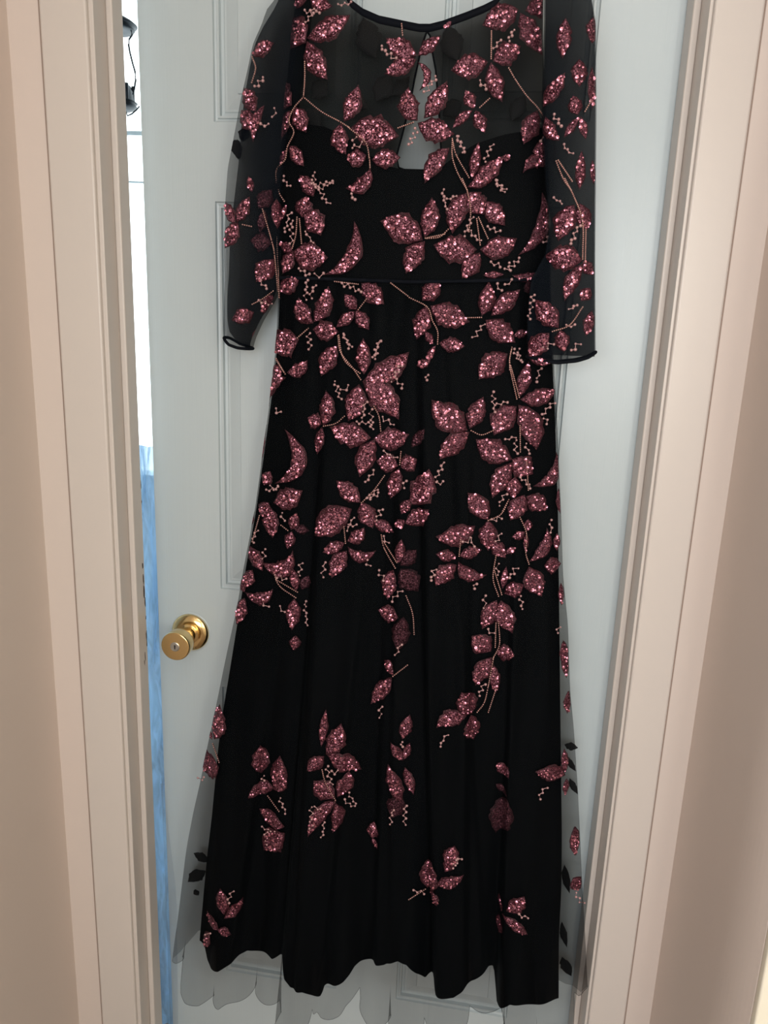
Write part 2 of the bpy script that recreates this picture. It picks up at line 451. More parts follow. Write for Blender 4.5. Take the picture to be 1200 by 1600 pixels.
for k in range(8):
    an = math.pi*2*k/8+0.3
    rr = lr(206, 140)
    p = np.array([lc[0]+rr*math.cos(an), LY+rr*math.sin(an), 0])
    V, Fc = tube_vf([p+EZ*lz(133), p+EZ*lz(158)], 0.004, 6)
    mk('cage_bar', V, Fc, M_blackmetal, body, loc=lan.location)
V, Fc = tube_vf([(lc[0], LY, CH), (lc[0], LY, lz(22)), (lc[0], LY, lz(126))], 0.003, 6)
mk('hanging_rod', V, Fc, M_blackmetal, lan, loc=lan.location)
wp = [at_y(x, y, LY-0.02) for x, y in ((205, 47), (206.5, 55), (202, 61), (201, 70), (203, 82), (207, 98), (211, 112), (212, 125), (210, 138), (208, 148))]
V, Fc = tube_vf(wp, 0.0022, 6)
mk('wire', V, Fc, M_blackmetal, lan, loc=lan.location)
wp = [at_y(x, y, LY-0.02) for x, y in ((218, 166), (213, 172), (206, 178), (199, 181), (197, 174))]
V, Fc = tube_vf(wp, 0.0018, 6)
mk('wire', V, Fc, M_blackmetal, lan, loc=lan.location)

# clear blue plastic garment cover hanging in that room, one fold poking round the door's edge
m, nt, b = mat('clear_blue_plastic', (0.30, 0.55, 0.95), 0.15, 0, 0.6)
nt.nodes.remove(b)
out = nt.nodes['Material Output']
tl = N(nt, 'ShaderNodeBsdfTranslucent'); tl.inputs[0].default_value = (0.42, 0.70, 1.0, 1)
gl = N(nt, 'ShaderNodeBsdfGlossy'); gl.inputs[0].default_value = (0.8, 0.9, 1, 1); gl.inputs['Roughness'].default_value = 0.15
df = N(nt, 'ShaderNodeBsdfDiffuse'); df.inputs[0].default_value = (0.25, 0.42, 0.75, 1)
m1 = N(nt, 'ShaderNodeMixShader'); m1.inputs[0].default_value = 0.25
m2 = N(nt, 'ShaderNodeMixShader'); m2.inputs[0].default_value = 0.14
nt.links.new(tl.outputs[0], m1.inputs[1]); nt.links.new(df.outputs[0], m1.inputs[2])
nt.links.new(m1.outputs[0], m2.inputs[1]); nt.links.new(gl.outputs[0], m2.inputs[2])
tp = N(nt, 'ShaderNodeBsdfTransparent'); tp.inputs[0].default_value = (0.75, 0.88, 1.0, 1)
m3 = N(nt, 'ShaderNodeMixShader'); tcx = N(nt, 'ShaderNodeTexCoord'); nzx = N(nt, 'ShaderNodeTexNoise')
mpx = N(nt, 'ShaderNodeMapping'); mpx.inputs['Scale'].default_value = (60, 60, 9); mrx = N(nt, 'ShaderNodeMapRange')
mrx.inputs['From Min'].default_value = 0.35; mrx.inputs['From Max'].default_value = 0.68; mrx.inputs['To Min'].default_value = 0.05; mrx.inputs['To Max'].default_value = 0.45
nzx.inputs['Scale'].default_value = 1.0; nzx.inputs['Distortion'].default_value = 1.2
nt.links.new(tcx.outputs['Object'], mpx.inputs[0]); nt.links.new(mpx.outputs[0], nzx.inputs[0]); nt.links.new(nzx.outputs[0], mrx.inputs[0]); nt.links.new(mrx.outputs[0], m3.inputs[0])
nt.links.new(m2.outputs[0], m3.inputs[1]); nt.links.new(tp.outputs[0], m3.inputs[2]); nt.links.new(m3.outputs[0], out.inputs[0])
M_plastic = m
M_film = sheer('thin_clear_film', 0.16, (0.32, 0.40, 0.50))
BY = 1.275
top = at_y(225, 672, BY); bag = bpy.data.objects.new('garment_bag', None); C.objects.link(bag)
bag.location = (top[0]-0.02, BY, 0.0)
tag(bag, 'blue translucent plastic garment cover hanging behind the door edge', 'plastic cover')
V, Fc = [], []
nu, nz = 36, 70
r2 = random.Random(3)
ph = [r2.uniform(0, 6.28) for _ in range(8)]
for j in range(nz+1):
    for i in range(nu+1):
        s = i/nu; t = j/nz
        x = top[0]-0.15+0.40*s
        z = top[2]*(1-t)+0.002*t+0.03*math.sin(9*s+ph[0])*(1-t)
        y = BY+0.012*math.sin(14*s+2*t+ph[1])+0.007*math.sin(37*s-6*t+ph[2])+0.006*math.sin(23*t+31*s+ph[3])+0.004*math.sin(90*s+41*t)+0.003*math.sin(150*s-70*t)
        V.append((x, y, z))
for j in range(nz):
    for i in range(nu):
        k = j*(nu+1)+i
        Fc.append((k, k+1, k+nu+2, k+nu+1))
mk('plastic_sheet', V, Fc, M_plastic, bag, smooth=True, loc=bag.location)
V, Fc = [], []
edge = [(1225, 256), (1260, 259), (1300, 263), (1340, 268), (1380, 273), (1420, 275.5), (1480, 276.5), (1540, 277), (1605, 277.5)]
for y, x in edge:
    u, z = px2uz(x, y, 0.006)
    ue, _ = px2uz(x-1, y, 0.006)
    V += [L2W(u, z, 0.004), L2W(min(u-0.006, -DWID+0.004), z, 0.007), L2W(-DWID-0.004, z, 0.004), L2W(-DWID-0.006, z, -0.02), L2W(-DWID-0.001, z, -0.06), np.array([top[0]+0.03, BY-0.012, z])]
for j in range(len(edge)-1):
    for i in range(5):
        k = j*6+i
        Fc.append((k, k+1, k+7, k+6))
mk('film_flap', V, Fc, M_film, bag, smooth=True, loc=bag.location)

# ------------------------------------------------------------------ THE DRESS
def interp(tab, z):
    return float(np.interp(z, tab[0], tab[1]))
def smooth_tab(pxs, nfun):
    """pixel outline -> (z ascending, u)"""
    pts = [px2uz(x, y, nfun(y)) for x, y in pxs]
    zs = np.array([p[1] for p in pts]); us = np.array([p[0] for p in pts])
    o = np.argsort(zs); zs, us = zs[o], us[o]
    zz = np.linspace(zs[0], zs[-1], 240)
    uu = np.interp(zz, zs, us)
    k = np.array([1, 3, 5, 6, 5, 3, 1], float); k /= k.sum()
    up = np.pad(uu, 3, mode='edge')
    # keep end slopes
    up[:3] = 2*uu[0]-uu[3:0:-1]; up[-3:] = 2*uu[-1]-uu[-2:-5:-1]
    return zz, np.convolve(up, k, 'valid')

def n_edge(y):
    return 0.050 + 0.025*max(0.0, min(1.0, (y-440)/1000.0))
TL = smooth_tab([(470, -60), (462, 0), (455, 60), (448, 130), (441, 200), (437, 260), (436, 440), (431, 540), (422, 620), (411, 700), (397, 800), (380, 885), (368, 955), (355, 1012), (345, 1060), (335, 1110), (324, 1160), (312, 1220), (300, 1272), (289, 1330), (283, 1380), (277, 1430), (270, 1480), (266, 1520), (262, 1640)], n_edge)
TR = smooth_tab([(850, -60), (848, 60), (850, 130), (855, 200), (858, 300), (860, 440), (865, 560), (870, 640), (874, 740), (877, 800), (880, 900), (888, 980), (891, 1080), (897, 1140), (903, 1230), (906.5, 1300), (910, 1380), (914, 1450), (918.5, 1540), (924, 1640)], n_edge)
LL = smooth_tab([(470, -60), (437, 260), (437, 440), (432, 540), (423, 620), (412, 700), (398, 800), (383, 885), (373, 955), (365, 1012), (358, 1060), (350, 1110), (344, 1160), (339, 1220), (334, 1272), (326, 1330), (321, 1380), (317, 1430), (314, 1480), (312, 1530), (310, 1640)], n_edge)
LR = smooth_tab([(850, -60), (858, 300), (860, 440), (863, 560), (867, 640), (870, 740), (872, 800), (873, 900), (874, 1000), (875, 1100), (876, 1200), (877, 1300), (876, 1380), (872, 1450), (872, 1570), (872, 1640)], n_edge)
ZW = px2uz(640, 436, 0.075)[1]
ZH = px2uz(640, 1560, 0.11)[1]

# folds: (u,z) lines; cloth on one side of the line lies in front of the other
creases = []
for xa, ya, xb, yb, amp, wd, side in (
        (486, 880, 441, 1540, 0.026, 0.09, 1), (560, 1000, 506, 1560, 0.016, 0.06, -1), (600, 900, 584, 1540, 0.010, 0.05, 1),
        (655, 640, 680, 1560, 0.024, 0.09, 1), (800, 960, 777, 1560, 0.026, 0.11, 1), (500, 620, 478, 1200, 0.010, 0.05, 1),
        (735, 760, 728, 1500, 0.012, 0.06, -1), (620, 480, 612, 1100, 0.006, 0.05, 1), (690, 470, 735, 1150, 0.006, 0.05, -1), (430, 1000, 360, 1540, 0.014, 0.06, -1)):
    a = px2uz(xa, ya, 0.10); b = px2uz(xb, yb, 0.11)
    creases.append((a, b, amp, wd, side))
def folds(u, z):
    s = min(1.0, max(0.0, (ZW-z)/(ZW-ZH)))
    v = 0.0
    for (a, b, amp, wd, side) in creases:
        t = (a[1]-z)/(a[1]-b[1])
        if t < -0.25:
            continue
        uc = a[0]+(b[0]-a[0])*t
        ramp = min(1.0, (t+0.25)/0.9)
        d = (u-uc)*side
        g = 1/(1+math.exp(-max(-40, min(40, d/0.0022))))
        v += amp*ramp*(g*math.exp(-max(d, 0)/wd) - (1-g)*0.35*math.exp(-max(-d, 0)/wd))
    v += s*0.006*math.sin(u*62+1.0)+s*0.004*math.sin(u*113+0.4+2*s)
    if z < ZW:                       # small gathers below the waist seam
        v += 0.0016*math.exp(-(ZW-z)/0.10)*math.sin(u*260)
    return v
def nfront(u, z):
    l, r = interp(TL, z), interp(TR, z)
    q = (2*u-l-r)/(r-l)
    q = max(-1.0, min(1.0, q))
    s = min(1.0, max(0.0, (ZW-z)/(ZW-ZH)))
    base = 0.050+0.020*s
    bul = 0.030+0.022*s
    fall = math.sqrt(max(0.0, 1-q**2)) if abs(q) < 1 else 0.0
    fade = min(1.0, (1-abs(q))/0.12)
    return base+bul*fall + folds(u, z)*fade*(1 if z < ZW else 0)

# sleeves
SLL = smooth_tab([(452, -60), (440, -20), (433, 0), (418, 15), (409, 44), (396, 72), (388, 111), (378, 153), (370, 197), (357, 263), (353, 318), (351, 389), (352, 436), (351, 512), (353, 545)], lambda y: 0.045)
SLR = smooth_tab([(496, -60), (490, 0), (482, 60), (472, 130), (458, 220), (446, 300), (442, 380), (439, 440), (435, 460), (425, 478), (411, 501), (398, 529), (393, 547)], lambda y: 0.045)
SRL = smooth_tab([(850, -60), (850, 40), (848, 100), (846, 200), (852, 300), (858, 350), (850, 400), (828, 436), (822, 500), (824, 570)], lambda y: 0.092)
SRR = smooth_tab([(912, -60), (925, 0), (931, 37), (932, 175), (931, 287), (930, 405), (931, 570)], lambda y: 0.092)
SLV = {'L': (SLL, SLR, 0.045, 0.026), 'R': (SRL, SRR, 0.092, 0.020)}
def slv_geo(k, z):
    a, b, nc, t = SLV[k]
    l, r = interp(a, z), interp(b, z)
    return (l+r)/2, (r-l)/2, nc, t
def nsleeve(k, u, z):
    uc, hw, nc, t = slv_geo(k, z)
    q = max(-1, min(1, (u-uc)/hw))
    return nc+t*math.sqrt(max(0, 1-q*q))+0.002*math.sin(z*70+u*40)*(1-abs(q))
def surf(k):
    if k == 'body':
        return nfront
    return lambda u, z: nsleeve(k, u, z)
def hit(x, y, k):
    f = surf(k)
    n = 0.08
    for _ in range(10):
        u, z = px2uz(x, y, n)
        n = 0.5*n+0.5*f(u, z)
    return u, z

dress = bpy.data.objects.new('evening_dress', None); C.objects.link(dress)
tag(dress, 'black tulle evening dress with burgundy sequin leaves hanging on the white door', 'dress')
dz0 = px2uz(640, 1600, 0.1)[1]
DO = L2W(-0.33, dz0, 0.05)
dress.location = DO
def part(name, V, Fc, m, parent=dress, smooth=True, mi=None):
    return mk(name, V, Fc, m, parent, mi, smooth, DO)

# --- skirt shells (front + back closed round the sides)
def poly_z(pxs):
    us, zs = [], []
    for x, y in pxs:
        u, z = hit(x, y, 'body')
        us.append(u); zs.append(z)
    us = np.maximum.accumulate(np.array(us)+np.arange(len(us))*1e-6)
    return us, np.array(zs)
LHEM = poly_z([(300, 1470), (316, 1481), (322, 1505), (328, 1519), (338, 1524), (352, 1515), (368, 1500), (383, 1490), (403, 1491), (422, 1503), (440, 1498), (441.5, 1536), (452, 1549), (470, 1556), (490, 1562), (501, 1560), (505, 1546), (520, 1546), (535, 1540), (545, 1528), (553, 1515), (562, 1507), (583, 1507), (585, 1513), (600, 1513), (622, 1508), (636, 1513), (650, 1525), (665, 1533), (678, 1534), (680, 1560), (690, 1567), (710, 1565), (725, 1553), (740, 1538), (757, 1526), (768, 1512), (775.5, 1519), (777, 1574), (800, 1576), (830, 1575), (860, 1570), (880, 1565)])
THEM = poly_z([(262, 1492), (268, 1500), (276, 1507), (288, 1504), (297, 1496), (299, 1546), (306, 1558), (316, 1563), (325, 1565), (340, 1570), (360, 1566), (372, 1557), (392, 1547), (408, 1545), (411, 1554), (420, 1561), (429, 1563), (431, 1590), (445, 1603), (470, 1606), (483, 1588), (500, 1590), (512, 1587), (530, 1575), (535, 1562), (545, 1552), (553, 1548), (556, 1566), (566, 1580), (580, 1590), (602, 1593), (616, 1602), (650, 1612), (700, 1614), (732, 1586), (750, 1575), (768, 1569), (774, 1572), (777, 1606), (800, 1618), (850, 1620), (874, 1618), (886, 1596), (893, 1548), (900, 1556), (906, 1559), (913, 1555), (920, 1541)])

def skirt_shell(name, L, Rr, hem, noff, nback, m, ncol, nrow, backlift, seed, fl=0.0):
    V, Fc = [], []
    # columns follow the hem: resolve (u,z) of each column by its share of width
    lb, rb = hem[0][0], hem[0][-1]
    for j in range(nrow+1):
        t = (j/nrow)**0.92
        for i in range(ncol+1):
            c = i/ncol
            ul, ur = interp(L, ZH), interp(Rr, ZH)
            uh = ul+(ur-ul)*c
            zh = float(np.interp(uh, hem[0], hem[1]))
            z = ZW+(zh-ZW)*t
            l, r = interp(L, z), interp(Rr, z)
            u = l+(r-l)*c
            n_ = nfront(u, z)+noff
            if fl:
                g_ = max(0.0, (t-0.80)/0.20)**1.3*min(1.0, min(c, 1-c)/0.05)
                u += fl*g_*math.sin(c*74+0.8*math.sin(c*23))
                n_ += fl*1.3*g_*math.cos(c*74+0.8*math.sin(c*23))
            V.append(L2W(u, z, n_))
    nc = ncol+1
    for j in range(nrow):
        for i in range(ncol):
            k = j*nc+i
            Fc.append((k, k+1, k+nc+1, k+nc))
    if fl:
        Vt, Ft = tube_vf([np.array(p_) for p_ in V[-nc:]], 0.0004, 5)
        part('hem_edge', Vt, Ft, M_tulle)
    off = len(V)
    r3 = random.Random(seed)
    p1, p2 = r3.uniform(0, 6), r3.uniform(0, 6)
    nb = 60
    for j in range(nrow+1):
        t = (j/nrow)**0.92
        for i in range(nb+1):
            c = i/nb
            ul, ur = interp(L, ZH), interp(Rr, ZH)
            uh = ul+(ur-ul)*c
            edge = min(1.0, min(c, 1-c)/0.08)
            zf = float(np.interp(uh, hem[0], hem[1]))
            zbk = zf*(1-edge)+edge*(ZH+backlift+0.012*math.sin(c*17+p1)+0.006*math.sin(c*41+p2))
            z = ZW+(zbk-ZW)*t
            l, r = interp(L, z), interp(Rr, z)
            u = l+(r-l)*c
            nfe = nfront(u, z)+noff
            nn = nback+t*0.008*math.sin(c*38+p1)
            V.append(L2W(u, z, nfe*(1-min(1, edge*1.0))+edge*nn))
    nbc = nb+1
    for j in range(nrow):
        for i in range(nb):
            k = off+j*nbc+i
            Fc.append((k, k+nbc, k+nbc+1, k+1))
    return part(name, V, Fc, m)
skirt_shell('skirt_lining', LL, LR, LHEM, -0.007, 0.030, M_lining, 260, 70, 0.045, 1)
skirt_shell('skirt_overlay', TL, TR, THEM, 0.0, 0.020, M_tulle, 420, 80, 0.012, 2, 0.011)

# --- bodice
ZS = px2uz(640, -55, 0.05)[1]
LTOP = poly_z([(430, 196), (470, 192), (505, 196), (540, 212), (575, 240), (605, 258), (622, 262), (660, 263), (690, 258), (715, 240), (745, 222), (790, 208), (830, 202), (866, 198)])
neckpx = [(520, -60), (534, -28), (547, 0), (567, 15), (592, 26), (630, 34), (655, 39), (672, 39), (692, 34), (730, 20), (755, 10), (775, 0), (790, -25), (804, -60)]
NECK = poly_z(neckpx)
def topz(u):
    if u < NECK[0][0] or u > NECK[0][-1]:
        return ZS
    return min(ZS, float(np.interp(u, NECK[0], NECK[1])))
def bodice_shell(name, topf, noff, m, back=None, ncol=160, nrow=50):
    V, Fc = [], []
    for j in range(nrow+1):
        t = j/nrow
        for i in range(ncol+1):
            c = i/ncol
            # column base position at the waist, then at its own height
            l, r = interp(TL, ZW), interp(TR, ZW)
            u = l+(r-l)*c
            z = ZW+(topf(u)-ZW)*t
            for _ in range(2):
                l, r = interp(TL, z), interp(TR, z)
                u = l+(r-l)*c
                z = ZW+(topf(u)-ZW)*t
            V.append(L2W(u, z, nfront(u, max(z, ZW+1e-6))+noff))
    nc = ncol+1
    for j in range(nrow):
        for i in range(ncol):
            k = j*nc+i
            Fc.append((k, k+nc, k+nc+1, k+1))
    if back is not None:
        off = len(V)
        for j in range(nrow+1):
            for i in range(ncol+1):
                c = i/ncol
                l, r = interp(TL, ZW), interp(TR, ZW)
                u = l+(r-l)*c
                z = ZW+(topf(u)-ZW)*j/nrow
                l, r = interp(TL, z), interp(TR, z)
                u = l+(r-l)*c
                e = min(1.0, min(c, 1-c)/0.06)
                V.append(L2W(u, z, e*back+(1-e)*(nfront(u, z)+noff)))
        for j in range(nrow):
            for i in range(ncol):
                k = off+j*nc+i
                Fc.append((k, k+1, k+nc+1, k+nc))
    return part(name, V, Fc, m)
bodice_shell('bodice_lining', lambda u: float(np.interp(u, LTOP[0], LTOP[1])), -0.006, M_lining, back=0.028)
bodice_shell('bodice_overlay', topz, 0.0, M_yoke)

# back of the bodice: flat mesh with a keyhole opening
def px_poly(pxs, n):
    return [Vector(px2uz(x, y, n)) for x, y in pxs]
nb_ = 0.024
outer = [(437, 262), (448, 130), (455, 60), (470, -55), (520, -55), (534, -28), (547, -2), (567, 13), (592, 24), (630, 32), (655, 37), (672, 37), (692, 32), (730, 18), (755, 8), (775, -2), (790, -27), (804, -55), (850, -55), (848, 60), (852, 160), (857, 290), (700, 290), (560, 290)]
key = [(667, 49), (661, 66), (655, 90), (648, 122), (641, 160), (630, 205), (620, 242), (623, 262), (640, 268), (672, 268), (690, 262), (689, 230), (687, 190), (684, 150), (681, 110), (675, 78), (672, 56)]
po, pk = px_poly(outer, nb_), px_poly(key, nb_)
vv = po+pk
ed = [(i, (i+1) % len(po)) for i in range(len(po))]+[(len(po)+i, len(po)+(i+1) % len(pk)) for i in range(len(pk))]
res = delaunay_2d_cdt(vv, ed, [], 0, 1e-6)
def inside(p, poly):
    c_ = False
    for i in range(len(poly)):
        a_, b_ = poly[i], poly[i-1]
        if (a_.y > p[1]) != (b_.y > p[1]) and p[0] < (b_.x-a_.x)*(p[1]-a_.y)/(b_.y-a_.y)+a_.x:
            c_ = not c_
    return c_
tris = []
for f_ in res[2]:
    cc = sum((res[0][i] for i in f_), Vector((0, 0)))/len(f_)
    if inside(cc, po) and not inside(cc, pk):
        tris.append(tuple(f_))
V = [L2W(v.x, v.y, nb_) for v in res[0]]
part('back_yoke', V, tris, M_back, smooth=False)
# binding round neck
def ribbon(name, pts2, k, wid, lift, m, sgn=-1):
    V, Fc = [], []
    f = surf(k)
    for i, (u, z) in enumerate(pts2):
        for a, h in ((0.0, -0.001), (0.0, lift), (0.5, lift*1.4), (1.0, lift), (1.0, -0.001)):
            zz = z+sgn*wid*a
            V.append(L2W(u, zz, f(u, zz)+h))
    for i in range(len(pts2)-1):
        for q in range(4):
            kx = i*5+q
            Fc.append((kx, kx+1, kx+6, kx+5))
    return part(name, V, Fc, m)
us = np.linspace(NECK[0][0]+1e-4, NECK[0][-1]-1e-4, 90)
ribbon('neck_binding', [(u, topz(u)+0.0008) for u in us], 'body', 0.0085, 0.0016, M_binding)
# back neckline and keyhole edge binding
V, Fc = tube_vf([L2W(v.x, v.y, nb_) for v in pk]+[L2W(pk[0].x, pk[0].y, nb_)], 0.0014, 6)
part('keyhole_binding', V, Fc, M_binding)
# waist seam
us = np.linspace(interp(TL, ZW)+0.002, interp(TR, ZW)-0.002, 120)
wz = [px2uz(x, y, 0.08)[1] for x, y in ((437, 430), (540, 434), (640, 438), (740, 436), (862, 432))]
wu = [px2uz(x, y, 0.08)[0] for x, y in ((437, 430), (540, 434), (640, 438), (740, 436), (862, 432))]
ribbon('waist_seam', [(u, float(np.interp(u, wu, wz))) for u in us], 'body', 0.0045, 0.0022, M_binding)

# --- sleeves
def sleeve(k, cuff_px):
    s = []
    cu = [px2uz(x, y, SLV[k][2]) for x, y in cuff_px]
    cz = lambda u: float(np.interp(u, [c[0] for c in cu], [c[1] for c in cu]))
    V, Fc = [], []
    nseg, nrow = 64, 60
    ztop = px2uz(640, -55, SLV[k][2])[1]
    for j in range(nrow+1):
        t = j/nrow
        for i in range(nseg):
            an = 2*math.pi*i/nseg
            z = ztop
            for _ in range(3):
                uc, hw, nc, th = slv_geo(k, z)
                u = uc+hw*math.cos(an)
                z = ztop+(cz(u)-ztop)*t
            th2 = th*(0.35+0.65*min(1, t/0.15))
            wr = 0.002*math.sin(z*70+u*40)*(1-abs(math.cos(an)))
            V.append(L2W(u, z, nc+th2*math.sin(an)+wr))
    for j in range(nrow):
        for i in range(nseg):
            i2 = (i+1) % nseg
            Fc.append((j*nseg+i, (j+1)*nseg+i, (j+1)*nseg+i2, j*nseg+i2))
    so = part('sleeve', V, Fc, M_sleeve)
    # cuff binding tube
    base = nrow*nseg
    ring_ = [np.array(V[base+i]) for i in range(nseg)]+[np.array(V[base])]
    Vt, Ft = tube_vf(ring_, 0.0022, 8, False)
    part('cuff_binding', Vt, Ft, M_binding, so)
    return so
slL = sleeve('L', [(348, 526), (354, 528), (366, 538), (380, 543), (393, 545), (400, 545)])
slR = sleeve('R', [(818, 556), (825, 557), (848, 563), (870, 566), (900, 563), (918, 558), (931, 550), (936, 549)])

# inner mesh layers of the sleeves (denser, narrower, gathered)
def inner_sleeve(k, lpx, rpx, parent):
    nc = SLV[k][2]
    L = smooth_tab(lpx, lambda y: nc); Rr = smooth_tab(rpx, lambda y: nc)
    za, zb_ = max(L[0][0], Rr[0][0]), min(L[0][-1], Rr[0][-1])
    V, Fc = [], []
    for j in range(51):
        z = za+(zb_-za)*j/50
        l, r = interp(L, z), interp(Rr, z)
        for i in range(25):
            c = i/24
            u = l+(r-l)*c
            V.append(L2W(u, z, nc+0.006+0.004*math.sin(c*21+z*9)))
    for j in range(50):
        for i in range(24):
            q = j*25+i
            Fc.append((q, q+1, q+26, q+25))
    return part('inner_mesh', V, Fc, M_sleeve_in, parent)
inner_sleeve('L', [(450, -50), (434, 8), (411, 46), (398, 76), (391, 115), (384, 155), (380, 205), (376, 260), (369, 320), (364, 360), (361, 430), (358, 470), (358, 500), (361, 520), (372, 533), (386, 541)], [(494, -50), (482, 60), (472, 130), (456, 220), (444, 300), (440, 380), (437, 440), (433, 460), (423, 478), (409, 501), (397, 527), (393, 541)], slL)
inner_sleeve('R', [(852, -50), (852, 40), (850, 100), (848, 200), (854, 300), (860, 350), (852, 400), (830, 437), (824, 500), (827, 557)], [(914, -50), (923, 0), (929, 37), (930, 175), (929, 287), (928, 405), (928, 557)], slR)

# ------------------------------------------------------------------ embroidery: leaves, stems, bead sprigs
T = {'A': (340, 0, 4), 'N': (480, 0, 4), 'B': (640, 0, 4), 'C': (340, 280, 4), 'D': (640, 280, 4), 'E': (380, 500, 4), 'F': (640, 500, 4),
     'G': (360, 740, 4), 'H': (640, 740, 4), 'I': (250, 1000, 3.4286), 'J': (570, 1000, 3.4286), 'K': (250, 1280, 3.4286), 'P': (570, 1280, 3.077)}
